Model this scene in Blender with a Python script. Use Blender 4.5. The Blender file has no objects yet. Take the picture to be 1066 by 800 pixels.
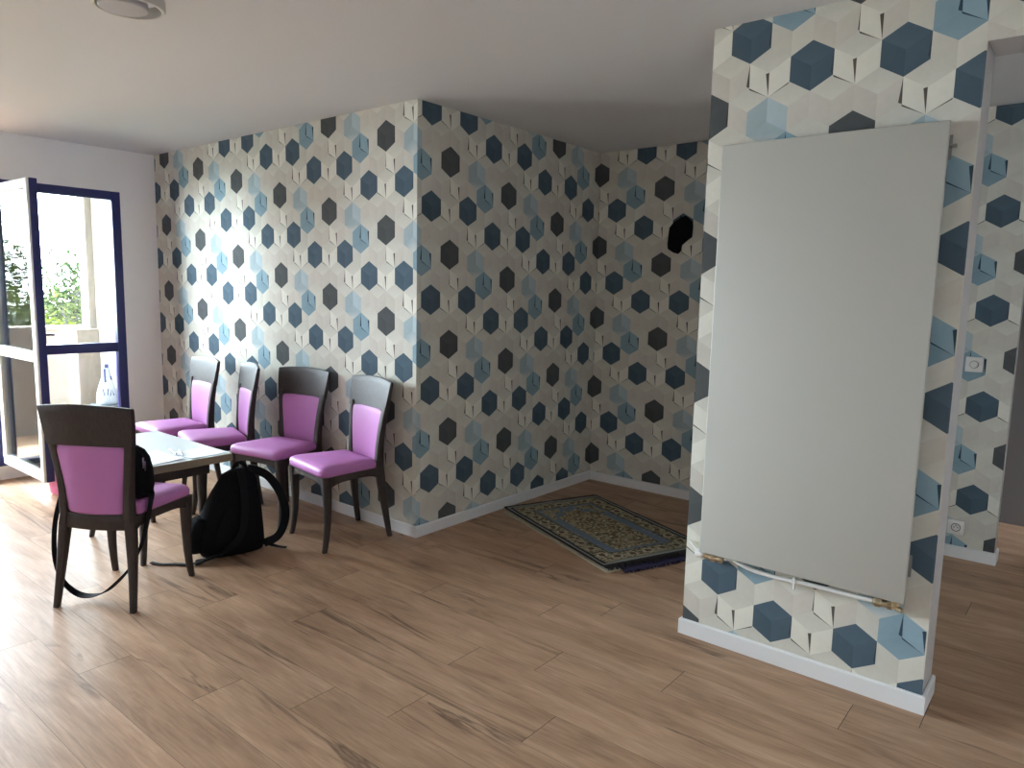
import bpy, bmesh, math, random
from mathutils import Vector, Matrix
random.seed(7)
C = bpy.context.scene.collection
S3 = math.sqrt(3)

# ------------------------------------------------------------------ helpers
def srgb(r, g, b):
    f = lambda c: (c/255/12.92) if c/255 <= .04045 else ((c/255+.055)/1.055)**2.4
    return (f(r), f(g), f(b), 1)

def new_mat(name, col=(.8, .8, .8, 1), rough=.6, metal=0, spec=.5, noise=0, scale=20, bump=0, bscale=200, stretch=None):
    m = bpy.data.materials.new(name); m.use_nodes = True
    nt = m.node_tree; b = nt.nodes['Principled BSDF']
    b.inputs['Base Color'].default_value = col
    b.inputs['Roughness'].default_value = rough
    b.inputs['Metallic'].default_value = metal
    b.inputs['Specular IOR Level'].default_value = spec
    tc = nt.nodes.new('ShaderNodeTexCoord'); mp = nt.nodes.new('ShaderNodeMapping')
    nt.links.new(tc.outputs['Object'], mp.inputs['Vector'])
    if stretch: mp.inputs['Scale'].default_value = stretch
    if noise:
        n = nt.nodes.new('ShaderNodeTexNoise'); n.inputs['Scale'].default_value = scale; n.inputs['Detail'].default_value = 5
        r = nt.nodes.new('ShaderNodeValToRGB')
        c0 = tuple(c*(1-noise) for c in col[:3])+(1,); c1 = tuple(min(1, c*(1+noise)) for c in col[:3])+(1,)
        r.color_ramp.elements[0].color = c0; r.color_ramp.elements[1].color = c1
        r.color_ramp.elements[0].position = .3; r.color_ramp.elements[1].position = .7
        nt.links.new(mp.outputs[0], n.inputs['Vector']); nt.links.new(n.outputs['Fac'], r.inputs[0])
        nt.links.new(r.outputs[0], b.inputs['Base Color'])
    if bump:
        n = nt.nodes.new('ShaderNodeTexNoise'); n.inputs['Scale'].default_value = bscale; n.inputs['Detail'].default_value = 4
        bp = nt.nodes.new('ShaderNodeBump'); bp.inputs['Strength'].default_value = bump; bp.inputs['Distance'].default_value = .002
        nt.links.new(mp.outputs[0], n.inputs['Vector']); nt.links.new(n.outputs['Fac'], bp.inputs['Height'])
        nt.links.new(bp.outputs[0], b.inputs['Normal'])
    return m

def attr_mat(name, attr, rough=.6, noise=.04, scale=60, bump=.05, bscale=500, spec=.4):
    """printed surface: the printed ink colour comes from a mesh attribute, varied by fibre noise"""
    m = new_mat(name, rough=rough, spec=spec, bump=bump, bscale=bscale); nt = m.node_tree; b = nt.nodes['Principled BSDF']
    a = nt.nodes.new('ShaderNodeAttribute'); a.attribute_name = attr
    tc = nt.nodes.new('ShaderNodeTexCoord'); n = nt.nodes.new('ShaderNodeTexNoise'); n.inputs['Scale'].default_value = scale
    nt.links.new(tc.outputs['Object'], n.inputs['Vector'])
    mr = nt.nodes.new('ShaderNodeMapRange'); mr.inputs[3].default_value = 1-noise; mr.inputs[4].default_value = 1+noise
    nt.links.new(n.outputs['Fac'], mr.inputs[0])
    mx = nt.nodes.new('ShaderNodeMix'); mx.data_type = 'RGBA'; mx.blend_type = 'MULTIPLY'; mx.inputs[0].default_value = 1
    nt.links.new(a.outputs['Color'], mx.inputs[6]); nt.links.new(mr.outputs[0], mx.inputs[7])
    nt.links.new(mx.outputs[2], b.inputs['Base Color'])
    return m

class MB:
    def __init__(s): s.v = []; s.f = []; s.mi = []
    def add(s, vs, fs, mi=0):
        o = len(s.v); s.v += [tuple(p) for p in vs]; s.f += [[i+o for i in f] for f in fs]; s.mi += [mi]*len(fs); return s
    def box(s, x0, x1, y0, y1, z0, z1, mi=0):
        v = [(x, y, z) for z in (z0, z1) for y in (y0, y1) for x in (x0, x1)]
        return s.add(v, [(0, 2, 3, 1), (4, 5, 7, 6), (0, 1, 5, 4), (2, 6, 7, 3), (0, 4, 6, 2), (1, 3, 7, 5)], mi)
    def rbox(s, x0, x1, y0, y1, z0, z1, r=.004, seg=2, mi=0):
        bm = bmesh.new(); bmesh.ops.create_cube(bm, size=1)
        for v in bm.verts:
            v.co = Vector((x0+(v.co.x+.5)*(x1-x0), y0+(v.co.y+.5)*(y1-y0), z0+(v.co.z+.5)*(z1-z0)))
        r = min(r, .49*min(x1-x0, y1-y0, z1-z0))
        bmesh.ops.bevel(bm, geom=bm.edges[:], offset=r, segments=seg, profile=.5, affect='EDGES')
        bm.verts.index_update()
        s.add([v.co for v in bm.verts], [[v.index for v in f.verts] for f in bm.faces], mi); bm.free(); return s
    def loft(s, rings, cap=True, closed=False, mi=0):
        n = len(rings[0]); v = [p for r in rings for p in r]; f = []
        m = len(rings)
        for i in range(m if closed else m-1):
            a = i*n; b = ((i+1) % m)*n
            for j in range(n): f.append((a+j, a+(j+1) % n, b+(j+1) % n, b+j))
        if cap and not closed:
            f.append(tuple(range(n))[::-1]); f.append(tuple(range((m-1)*n, m*n)))
        return s.add(v, f, mi)
    def tube(s, pts, rad, seg=8, cap=True, mi=0):
        pts = [Vector(p) for p in pts]
        if not hasattr(rad, '__len__'): rad = [rad]*len(pts)
        rings = []; nrm = None
        for i, p in enumerate(pts):
            t = (pts[min(i+1, len(pts)-1)]-pts[max(i-1, 0)]).normalized()
            if nrm is None:
                nrm = t.orthogonal().normalized()
            nrm = (nrm-t*nrm.dot(t)).normalized(); b = t.cross(nrm)
            rings.append([p+(nrm*math.cos(2*math.pi*k/seg)+b*math.sin(2*math.pi*k/seg))*rad[i] for k in range(seg)])
        return s.loft(rings, cap, mi=mi)
    def ribbon(s, pts, w, th, side, mi=0):
        """flat strap swept along pts; side(i) gives its width direction"""
        pts = [Vector(p) for p in pts]; rings = []
        for i, p in enumerate(pts):
            t = (pts[min(i+1, len(pts)-1)]-pts[max(i-1, 0)]).normalized()
            sd = Vector(side(i) if callable(side) else side); sd = (sd-t*sd.dot(t)).normalized(); nn = t.cross(sd)
            ww = w[i] if hasattr(w, '__len__') else w
            rings.append([p+sd*ww/2+nn*th/2, p+sd*ww/2-nn*th/2, p-sd*ww/2-nn*th/2, p-sd*ww/2+nn*th/2])
        return s.loft(rings, mi=mi)
    def lathe(s, prof, c=(0, 0, 0), axis='z', seg=32, mi=0):
        rings = []
        for (r, h) in prof:
            ring = []
            for k in range(seg):
                a = 2*math.pi*k/seg; x, y = r*math.cos(a), r*math.sin(a)
                p = {'z': (x, y, h), 'y': (x, h, y), 'x': (h, x, y)}[axis]
                ring.append((p[0]+c[0], p[1]+c[1], p[2]+c[2]))
            rings.append(ring)
        return s.loft(rings, mi=mi)
    def build(s, name, mat, parent=None, smooth=True, loc=None, bevel=0, angle=40, recalc=True):
        me = bpy.data.meshes.new(name); me.from_pydata(s.v, [], s.f); me.update()
        mats = mat if isinstance(mat, (list, tuple)) else [mat]
        for m in mats: me.materials.append(m)
        me.polygons.foreach_set('material_index', s.mi)
        if recalc:
            bm = bmesh.new(); bm.from_mesh(me); bmesh.ops.recalc_face_normals(bm, faces=bm.faces[:]); bm.to_mesh(me); bm.free()
        if smooth:
            me.polygons.foreach_set('use_smooth', [True]*len(me.polygons)); me.set_sharp_from_angle(angle=math.radians(angle))
        o = bpy.data.objects.new(name, me); C.objects.link(o)
        if parent is not None: o.parent = parent
        if loc is not None: o.location = loc
        if bevel:
            b = o.modifiers.new('bevel', 'BEVEL'); b.width = bevel; b.segments = 2; b.limit_method = 'ANGLE'
        return o

def thing(name, label, cat, loc=(0, 0, 0), rz=0, group=None):
    o = bpy.data.objects.new(name, None); C.objects.link(o); o.empty_display_size = .1
    o.location = loc; o.rotation_euler = (0, 0, rz); o['label'] = label; o['category'] = cat
    if group: o['group'] = group
    return o
def tag(o, label, cat, group=None, kind=None):
    o['label'] = label; o['category'] = cat
    if group: o['group'] = group
    if kind: o['kind'] = kind
    return o
def struct(o, label, cat='wall'): return tag(o, label, cat, kind='structure')

def smooth_path(pts, n=6):
    """Catmull-Rom through pts"""
    P = [Vector(p) for p in pts]; P = [P[0]*2-P[1]]+P+[P[-1]*2-P[-2]]; out = []
    for i in range(1, len(P)-2):
        a, b, c, d = P[i-1:i+3]
        for k in range(n):
            t = k/n
            out.append(.5*((2*b)+(c-a)*t+(2*a-5*b+4*c-d)*t*t+(3*b-a-3*c+d)*t**3))
    out.append(P[-2]); return out

def rounded_outline(poly, r, seg=5):
    """round the corners of a convex 2-D polygon"""
    out = []; n = len(poly)
    for i in range(n):
        p = Vector(poly[i]); a = (Vector(poly[i-1])-p); b = (Vector(poly[(i+1) % n])-p)
        rr = r[i] if hasattr(r, '__len__') else r
        A = p+a.normalized()*rr; B = p+b.normalized()*rr
        for k in range(seg+1):
            t = k/seg; out.append(A*(1-t)**2+p*2*t*(1-t)+B*t*t)
    return out

# ------------------------------------------------------------------ materials
M = {}
M['white_wall'] = new_mat('white_wall_paint', srgb(240, 239, 239), .75, bump=.12, bscale=350)
M['ceiling'] = new_mat('ceiling_paint', srgb(212, 213, 215), .8, bump=.08, bscale=250)
M['hall_paint'] = new_mat('shade_darkened_hall_paint', srgb(98, 92, 90), .8, bump=.1)  # hallway shade put into the wall colour as a dark taupe
M['slab_side'] = new_mat('shade_greyed_slab_side', srgb(186, 182, 180), .8, bump=.12)  # white wall ends greyed, shade of the side facing away from the window
M['white_trim'] = new_mat('white_trim_paint', srgb(226, 227, 228), .4)
M['paper'] = attr_mat('cube_print_wallpaper', 'print', rough=.9, spec=.06, noise=.05, scale=40, bump=.06, bscale=900)
M['wood_dark'] = new_mat('wenge_stained_wood', srgb(58, 50, 48), .5, spec=.3, noise=.22, scale=30, stretch=(6, 6, .8))
M['pink'] = new_mat('orchid_pink_leatherette', srgb(188, 122, 184), .5, spec=.3, noise=.03, scale=8, bump=.1, bscale=600)
M['black_fabric'] = new_mat('black_nylon', srgb(17, 17, 21), .95, spec=.15, noise=.25, scale=60, bump=.3, bscale=900)
M['black_strap'] = new_mat('black_webbing', srgb(18, 19, 23), .85, spec=.2, bump=.3, bscale=1200)
M['blue_frame'] = new_mat('navy_blue_lacquer', srgb(33, 38, 98), .35)
M['white_sash'] = new_mat('white_sash_paint', srgb(228, 228, 222), .45)
M['metal'] = new_mat('brushed_steel', srgb(150, 150, 150), .3, metal=1)
M['brass'] = new_mat('brass_fitting', srgb(206, 190, 160), .3, metal=1, noise=.12, scale=90)
M['rad_white'] = new_mat('radiator_enamel', srgb(178, 177, 170), .38)
M['rad_grey'] = new_mat('radiator_inner_steel', srgb(130, 130, 124), .6)
M['plastic_white'] = new_mat('white_plastic', srgb(228, 226, 222), .35)
M['plastic_grey'] = new_mat('grey_plastic_shadow_gap', srgb(120, 118, 116), .5)
M['table_top'] = new_mat('white_laminate_top', srgb(224, 231, 232), .25, noise=.02, scale=5)
M['table_edge'] = new_mat('greyed_oak_edge', srgb(134, 121, 100), .5, noise=.15, scale=25, stretch=(2, 2, 20))
M['sheet'] = new_mat('writing_paper', srgb(228, 232, 238), .7)
M['pen_dark'] = new_mat('dark_pen_plastic', srgb(38, 42, 56), .35)
M['pen_light'] = new_mat('pale_pen_plastic', srgb(176, 184, 196), .3)
M['stucco'] = new_mat('cream_stucco', srgb(138, 131, 121), .9, noise=.05, scale=3, bump=.4, bscale=120)
M['terracotta'] = new_mat('balcony_floor_tile', srgb(176, 146, 118), .7, noise=.1, scale=6)
M['bark'] = new_mat('tree_bark', srgb(46, 42, 42), .9, spec=.03, noise=.2, scale=20)
M['leaf1'] = new_mat('fresh_green_leaf', srgb(46, 52, 15), .9, spec=.03, noise=.25, scale=.9)
M['leaf2'] = new_mat('deep_green_leaf', srgb(28, 40, 19), .9, spec=.03, noise=.25, scale=.9)
M['leaf3'] = new_mat('budding_leaf', srgb(38, 42, 22), .9, spec=.03, noise=.2, scale=.9)
M['ground'] = new_mat('lawn', srgb(54, 66, 34), .9, noise=.3, scale=.4)
M['pink_bag'] = new_mat('rose_pink_fabric', srgb(205, 108, 148), .7, noise=.08, scale=30, bump=.2)
M['bag_plastic'] = new_mat('white_bag_film', srgb(172, 182, 194), .35, noise=.05, scale=10)
M['bag_blue'] = new_mat('blue_bag_print', srgb(40, 52, 110), .5)
M['crate'] = new_mat('grey_storage_crate', srgb(78, 84, 92), .5)
M['lamp_disc'] = new_mat('frosted_lamp_cover', srgb(176, 172, 174), .5)
M['lamp_ring'] = new_mat('white_lamp_ring', srgb(205, 203, 198), .45)
M['rug_print'] = attr_mat('woven_rug_pile', 'weave', rough=.95, noise=.12, scale=160, bump=.6, bscale=420, spec=.1)
M['rug_dark'] = new_mat('dark_rug_fringe', srgb(38, 33, 34), .95, noise=.3, scale=80)
M['rug_edge'] = new_mat('rug_light_backing', srgb(178, 172, 148), .95, noise=.1, scale=60)
M['rug_purple'] = new_mat('purple_rug_pile', srgb(50, 44, 78), .95, noise=.3, scale=70)

def glass_mat():
    m = bpy.data.materials.new('window_glass'); m.use_nodes = True; nt = m.node_tree
    for n in list(nt.nodes): nt.nodes.remove(n)
    o = nt.nodes.new('ShaderNodeOutputMaterial'); t = nt.nodes.new('ShaderNodeBsdfTransparent'); g = nt.nodes.new('ShaderNodeBsdfGlossy')
    d = nt.nodes.new('ShaderNodeBsdfDiffuse'); d.inputs[0].default_value = (.8, .9, .88, 1)
    t.inputs[0].default_value = (.95, .975, .965, 1); g.inputs['Roughness'].default_value = .03
    f = nt.nodes.new('ShaderNodeFresnel'); f.inputs[0].default_value = 1.45
    mx = nt.nodes.new('ShaderNodeMixShader'); m2 = nt.nodes.new('ShaderNodeMixShader')
    n = nt.nodes.new('ShaderNodeTexNoise'); n.inputs['Scale'].default_value = 2.5; n.inputs['Detail'].default_value = 6
    tc = nt.nodes.new('ShaderNodeTexCoord'); nt.links.new(tc.outputs['Object'], n.inputs['Vector'])
    mr = nt.nodes.new('ShaderNodeMapRange'); mr.inputs[1].default_value = .35; mr.inputs[2].default_value = .8
    mr.inputs[3].default_value = .004; mr.inputs[4].default_value = .022      # dusty film on the pane
    nt.links.new(n.outputs['Fac'], mr.inputs[0]); nt.links.new(mr.outputs[0], m2.inputs[0])
    nt.links.new(t.outputs[0], m2.inputs[1]); nt.links.new(d.outputs[0], m2.inputs[2])
    nt.links.new(f.outputs[0], mx.inputs[0]); nt.links.new(m2.outputs[0], mx.inputs[1]); nt.links.new(g.outputs[0], mx.inputs[2])
    nt.links.new(mx.outputs[0], o.inputs[0]); return m
M['glass'] = glass_mat()

def floor_mat():
    m = bpy.data.materials.new('oak_laminate'); m.use_nodes = True; nt = m.node_tree; b = nt.nodes['Principled BSDF']; L = nt.links.new
    N = nt.nodes.new
    tc = N('ShaderNodeTexCoord'); at = N('ShaderNodeAttribute'); at.attribute_name = 'plank'
    sc = N('ShaderNodeVectorMath'); sc.operation = 'SCALE'; sc.inputs['Scale'].default_value = 37.0
    L(at.outputs['Vector'], sc.inputs[0])
    ad = N('ShaderNodeVectorMath'); ad.operation = 'ADD'; L(tc.outputs['Object'], ad.inputs[0]); L(sc.outputs[0], ad.inputs[1])
    def mapped(s):
        mp = N('ShaderNodeMapping'); mp.inputs['Scale'].default_value = s; L(ad.outputs[0], mp.inputs['Vector']); return mp.outputs[0]
    def noise(s, scale, detail=6, dist=0, rough=.6):
        n = N('ShaderNodeTexNoise'); n.inputs['Scale'].default_value = scale; n.inputs['Detail'].default_value = detail
        n.inputs['Distortion'].default_value = dist; n.inputs['Roughness'].default_value = rough; L(mapped(s), n.inputs['Vector']); return n.outputs['Fac']
    def ramp(fac, stops):
        r = N('ShaderNodeValToRGB'); e = r.color_ramp.elements
        e[0].position, e[0].color = stops[0]; e[1].position, e[1].color = stops[-1]
        for p, c in stops[1:-1]:
            q = e.new(p); q.color = c
        L(fac, r.inputs[0]); return r.outputs[0]
    def mix(a, bb, fac, mode='MIX'):
        x = N('ShaderNodeMix'); x.data_type = 'RGBA'; x.blend_type = mode
        if isinstance(fac, float): x.inputs[0].default_value = fac
        else: L(fac, x.inputs[0])
        L(a, x.inputs[6]); L(bb, x.inputs[7]); return x.outputs[2]
    base = ramp(noise((1.0, 5, 1), 2.2, 6, .6), [(.25, srgb(152, 121, 98)), (.5, srgb(177, 145, 119)), (.75, srgb(195, 164, 138))])
    fine = ramp(noise((2.2, 46, 1), 3.0, 4), [(.3, (.80, .79, .78, 1)), (.7, (1.08, 1.07, 1.06, 1))])
    col = mix(base, fine, 1.0, 'MULTIPLY')
    # dark mineral streaks running along the boards: narrow band of a stretched noise
    vein = noise((.42, 3.6, 1), 1.25, 5, .8, .55)
    sub = N('ShaderNodeMath'); sub.operation = 'SUBTRACT'; sub.inputs[1].default_value = .5; L(vein, sub.inputs[0])
    ab = N('ShaderNodeMath'); ab.operation = 'ABSOLUTE'; L(sub.outputs[0], ab.inputs[0])
    line = N('ShaderNodeMapRange'); line.inputs[1].default_value = .0; line.inputs[2].default_value = .026; line.inputs[3].default_value = 1; line.inputs[4].default_value = 0
    L(ab.outputs[0], line.inputs[0])
    msk = N('ShaderNodeMapRange'); msk.inputs[1].default_value = .49; msk.inputs[2].default_value = .62; L(noise((.8, 2.2, 1), 1.4, 3), msk.inputs[0])
    mul = N('ShaderNodeMath'); mul.operation = 'MULTIPLY'; L(line.outputs[0], mul.inputs[0]); L(msk.outputs[0], mul.inputs[1])
    m7 = N('ShaderNodeMath'); m7.operation = 'MULTIPLY'; m7.inputs[1].default_value = .72; L(mul.outputs[0], m7.inputs[0])
    dk = N('ShaderNodeRGB'); dk.outputs[0].default_value = srgb(84, 64, 54)
    col = mix(col, dk.outputs[0], m7.outputs[0])
    # board to board tone
    sep = N('ShaderNodeSeparateXYZ'); L(at.outputs['Vector'], sep.inputs[0])
    tone = N('ShaderNodeMapRange'); tone.inputs[3].default_value = .93; tone.inputs[4].default_value = 1.07; L(sep.outputs[0], tone.inputs[0])
    col = mix(col, tone.outputs[0], 1.0, 'MULTIPLY')
    L(col, b.inputs['Base Color'])
    rr = N('ShaderNodeMapRange'); rr.inputs[3].default_value = .34; rr.inputs[4].default_value = .46; L(noise((1, 20, 1), 5), rr.inputs[0])
    L(rr.outputs[0], b.inputs['Roughness']); b.inputs['Specular IOR Level'].default_value = .08
    bp = N('ShaderNodeBump'); bp.inputs['Strength'].default_value = .12; bp.inputs['Distance'].default_value = .001
    L(noise((3, 60, 1), 4), bp.inputs['Height']); L(bp.outputs[0], b.inputs['Normal'])
    return m
M['floor'] = floor_mat()
M['floor_gap'] = new_mat('board_joint', srgb(58, 44, 36), .8)

# ------------------------------------------------------------------ measurements of the place
H = 2.5
XL = -3.124          # window wall
YC = 1.872           # recessed wall
YP = -.053           # partition front
PX0, PX1 = 1.744, 2.669
PT = .19             # partition thickness
YB, XR = -4.7, 3.9   # walls behind and beside the camera
YH = 2.84            # hallway end wall

# ------------------------------------------------------------------ floor: boards of laminate in one object
def build_floor():
    mb = MB(); PW = .1935; PLen = 1.292; g = .0011
    joints = {0: 2.684, 1: 2.471, 2: 1.902, 3: 1.456, 4: 1.176, 5: 1.70, 6: 1.267, 7: .977, 8: .672, 9: .188, 10: -.228}
    vals = []
    mb.add([(XL, YB, -.003), (XR, YB, -.003), (XR, YH+.2, -.003), (XL, YH+.2, -.003)], [(0, 1, 2, 3)], 1); vals.append((0, 0, 0))
    rnd = random.Random(3)
    for k in range(-17, 27):
        y1 = .0365-PW*k; y0 = y1-PW
        y0c, y1c = max(y0, YB), min(y1, YH+.2)
        if y1c-y0c < .01: continue
        j = joints.get(k, rnd.uniform(0, PLen))
        x = j-PLen*math.ceil((j-XL)/PLen)
        while x < XR:
            a, b = max(x, XL), min(x+PLen, XR)
            if b-a > .004:
                mb.add([(a+g, y0c+g*.5, 0), (b-g, y0c+g*.5, 0), (b-g, y1c-g*.5, 0), (a+g, y1c-g*.5, 0)], [(0, 1, 2, 3)], 0)
                vals.append((rnd.random(), rnd.random(), rnd.random()))
            x += PLen
    # slab under the boards
    mb.box(XL, XR, YB, YH+.2, -.2, -.004, 1); vals += [(0, 0, 0)]*6
    o = mb.build('floor', [M['floor'], M['floor_gap']], smooth=False, recalc=False)
    at = o.data.attributes.new('plank', 'FLOAT_VECTOR', 'FACE')
    at.data.foreach_set('vector', [c for v in vals for c in v])
    struct(o, 'oak look laminate floor of long boards running left to right', 'floor')
build_floor()
struct(MB().box(XL-.2, XR+.2, YB-.2, YH+.3, H, H+.15).build('ceiling', M['ceiling'], smooth=False), 'plain white painted ceiling over the whole room', 'ceiling')

# ------------------------------------------------------------------ cube print wallpaper
PWID = .15365; PS = PWID/S3; PROW = PS*1.5
CREAM = srgb(216, 214, 203); BEIGE = srgb(206, 201, 191); BLUE = srgb(84, 101, 113); CHAR = srgb(86, 89, 90)
CYAN = srgb(142, 168, 180); PALE = srgb(172, 188, 193); SLIT = srgb(92, 88, 79); SLITB = srgb(56, 76, 88)
def hex_cell(i2, r):
    k = i2//7; i2 -= 7*k; r -= k
    return i2, r % 4
def face_colour(cell, face):
    """printed tint of one face of one cube; cell=(2i,row)"""
    base = {'T': .95, 'L': .90, 'R': .96}[face]; col = CREAM
    if cell in ((0, 0), (3, 1)): col = BLUE; base = {'T': 1.08, 'L': .92, 'R': .98}[face]
    elif cell == (5, 3): col = CHAR; base = {'T': 1.06, 'L': .96, 'R': 1.0}[face]
    elif (cell, face) == ((0, 2), 'R'): col = PALE; base = .90
    elif (cell, face) == ((2, 2), 'L'): col = PALE; base = 1.10
    elif (cell, face) == ((1, 3), 'T'): col = PALE; base = 1.0
    elif (cell, face) == ((1, 3), 'R'): col = CYAN; base = .93
    elif (cell, face) == ((3, 3), 'L'): col = CYAN; base = 1.05
    elif (cell, face) == ((2, 0), 'T'): col = CYAN; base = .92
    elif (cell, face) in (((4, 2), 'R'), ((6, 2), 'L')): col = BEIGE; base = .96
    elif (cell, face) in (((4, 0), 'L'), ((6, 0), 'R'), ((2, 2), 'R'), ((4, 2), 'L'), ((6, 2), 'R'), ((0, 2), 'L'), ((4, 0), 'R')): col = BEIGE; base = 1.0
    elif cell in ((1, 1),) and face in 'LR': base = 1.10
    elif (cell, face) in (((5, 1), 'L'), ((6, 0), 'L'), ((5, 1), 'R'), ((6, 0), 'R')): base = 1.09
    return tuple(min(1, c*base) for c in col[:3])
def hex_polys(i2, r, u0, z0):
    cu = u0+i2*PWID/2; cz = z0-r*PROW; cell = hex_cell(i2, r)
    V = lambda a, b: (cu+a*PWID/2, cz+b*PS/2)
    c, up, ul, ur, dl, dr, dn = V(0, 0), V(0, 2), V(-1, 1), V(1, 1), V(-1, -1), V(1, -1), V(0, -2)
    grad = {'T': (.95, .90, .94, 1.0), 'L': (1.0, .92, .93, .99), 'R': (1.0, .98, .92, .99)}
    out = []
    for f, q in (('T', (ul, up, ur, c)), ('L', (ul, c, dn, dl)), ('R', (c, ur, dr, dn))):
        col = face_colour(cell, f)
        cc = [tuple(x*g for x in col) for g in grad[f]]
        if (cell, f) == ((1, 3), 'T'): cc[3] = tuple(.35*a+.65*b for a, b in zip(PALE, CREAM)); cc[0] = tuple(a*.9 for a in cc[0])
        out.append((0, q, cc))
    def wedge(pts, col): out.append((1, pts, [col[:3]]*3))
    W = .085*PWID
    if cell in ((1, 1), (5, 1), (6, 0), (3, 3)):          # folded flap on the left face
        s = SLITB if cell == (3, 3) else SLIT
        wedge((c, dn, (c[0]-W, c[1]-W*.2)), s)
        wedge((dl, (dl[0]+.25*W, dl[1]-.62*W), dn), s)
        if cell in ((1, 1), (3, 3)): wedge((ul, (ul[0]+W*.2, dl[1]), (ul[0]-W*.75, dl[1]+W*.4)), s)
        elif cell == (6, 0): wedge((ul, (ul[0]+W*.1, dl[1]), (ul[0]-W*.3, dl[1]+W*.4)), s)
    if cell == (1, 1):
        wedge((dr, dn, (dr[0]-.2*W, dr[1]-.5*W)), SLIT)
    if cell in ((0, 0), (3, 1), (5, 3)):
        d = tuple(x*.55 for x in (BLUE if cell != (5, 3) else CHAR)[:3])
        wedge((ur, dr, (dr[0]-W*.6, dr[1]+W)), d)
    return out
def clip(poly, cols, u0, u1, z0, z1):
    P = [(p[0], p[1])+tuple(c) for p, c in zip(poly, cols)]
    for ax, lim, sg in ((0, u0, 1), (0, u1, -1), (1, z0, 1), (1, z1, -1)):
        Q = []
        for i in range(len(P)):
            a, b = P[i-1], P[i]; da, db = sg*(a[ax]-lim), sg*(b[ax]-lim)
            if (da >= 0) != (db >= 0):
                t = da/(da-db); Q.append(tuple(x+(y-x)*t for x, y in zip(a, b)))
            if db >= 0: Q.append(b)
        P = Q
        if len(P) < 3: return None
    a = sum(P[i-1][0]*P[i][1]-P[i][0]*P[i-1][1] for i in range(len(P)))/2
    return P if abs(a) > 1e-7 else None
def papered_wall(name, label, rects, place, origin, depth):
    """wall slab whose front is covered by the printed paper. rects: list of (u0,u1,z0,z1); place(u,z,d) -> point, d = distance in front"""
    mb = MB(); cols = []
    for (a, b, z0, z1) in rects:
        # slab
        pts = [place(u, z, d) for d in (-.001, -depth) for z in (z0, z1) for u in (a+.002, b-.002)]
        mb.add(pts, [(4, 6, 7, 5), (0, 4, 5, 1), (2, 3, 7, 6), (0, 2, 6, 4), (1, 5, 7, 3)], 1); cols += [[(.7, .7, .7)]*4]*5
        i0 = int((a-origin[0])/(PWID/2))-3; i1 = int((b-origin[0])/(PWID/2))+3
        r0 = int((origin[1]-z1)/PROW)-2; r1 = int((origin[1]-z0)/PROW)+2
        for r in range(r0, r1+1):
            for i2 in range(i0, i1+1):
                if (i2+r) % 2: continue
                for lay, poly, cc in hex_polys(i2, r, *origin):
                    P = clip(poly, cc, a, b, z0, z1)
                    if not P: continue
                    mb.add([place(p[0], p[1], .0003*lay) for p in P], [tuple(range(len(P)))], 0); cols.append([p[2:5] for p in P])
    o = mb.build(name, [M['paper'], M['slab_side']], smooth=False, recalc=False)
    at = o.data.color_attributes.new('print', 'FLOAT_COLOR', 'CORNER')
    at.data.foreach_set('color', [x for f in cols for c in f for x in (*c, 1.0)])
    return struct(o, label)
papered_wall('wall_back', 'long cube print wallpapered wall behind the row of chairs', [(XL-.1, 0, 0, H)], lambda u, z, d: (u, .0-d, z), (-.645, 1.667), .12)
papered_wall('wall_return', 'cube print wallpapered side wall of the recess, in shade', [(0, YC, 0, H)], lambda u, z, d: (0+d, u, z), (.419, 1.934), .12)
papered_wall('wall_recess', 'cube print wallpapered rear wall of the recess reaching to the hallway', [(0.0, 2.0, 0, H)], lambda u, z, d: (u, YC-d, z), (.158, 2.071), .12)
papered_wall('wall_recess_end', 'end of the recess wall carrying the dimmer and socket', [(2.0, 2.69, 0, H)], lambda u, z, d: (u, YC-d, z), (2.329, 2.079), .12)
papered_wall('wall_partition', 'free standing wallpapered partition carrying the tall radiator, with the lintel over the passage', [(PX0, PX1, 0, H), (PX1, XR, 2.283, H)], lambda u, z, d: (u, YP-d, z), (1.896, 2.434), PT)
# plain walls out of the frame and in the hallway
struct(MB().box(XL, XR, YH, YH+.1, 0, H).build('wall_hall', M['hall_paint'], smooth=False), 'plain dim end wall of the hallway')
struct(MB().box(XR, XR+.1, YB, YH+.1, 0, H).build('wall_right', M['white_wall'], smooth=False), 'plain white wall on the right side')
struct(MB().box(XL-.1, XR, YB-.1, YB, 0, H).build('wall_front', M['white_wall'], smooth=False), 'plain white wall behind the viewer')
ZS, ZT = .10, 2.172      # sill and head of the glazing
YG1 = -.281; YG0 = -3.6
wl = MB()
wl.box(XL-.1, XL, YG1, .12, 0, H); wl.box(XL-.1, XL, YG0, YG1, ZT, H); wl.box(XL-.1, XL, YG0, YG1, 0, ZS); wl.box(XL-.1, XL, YB-.1, YG0, 0, H)
struct(wl.build('wall_left', M['white_wall'], smooth=False), 'white painted wall around the balcony glazing')

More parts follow.
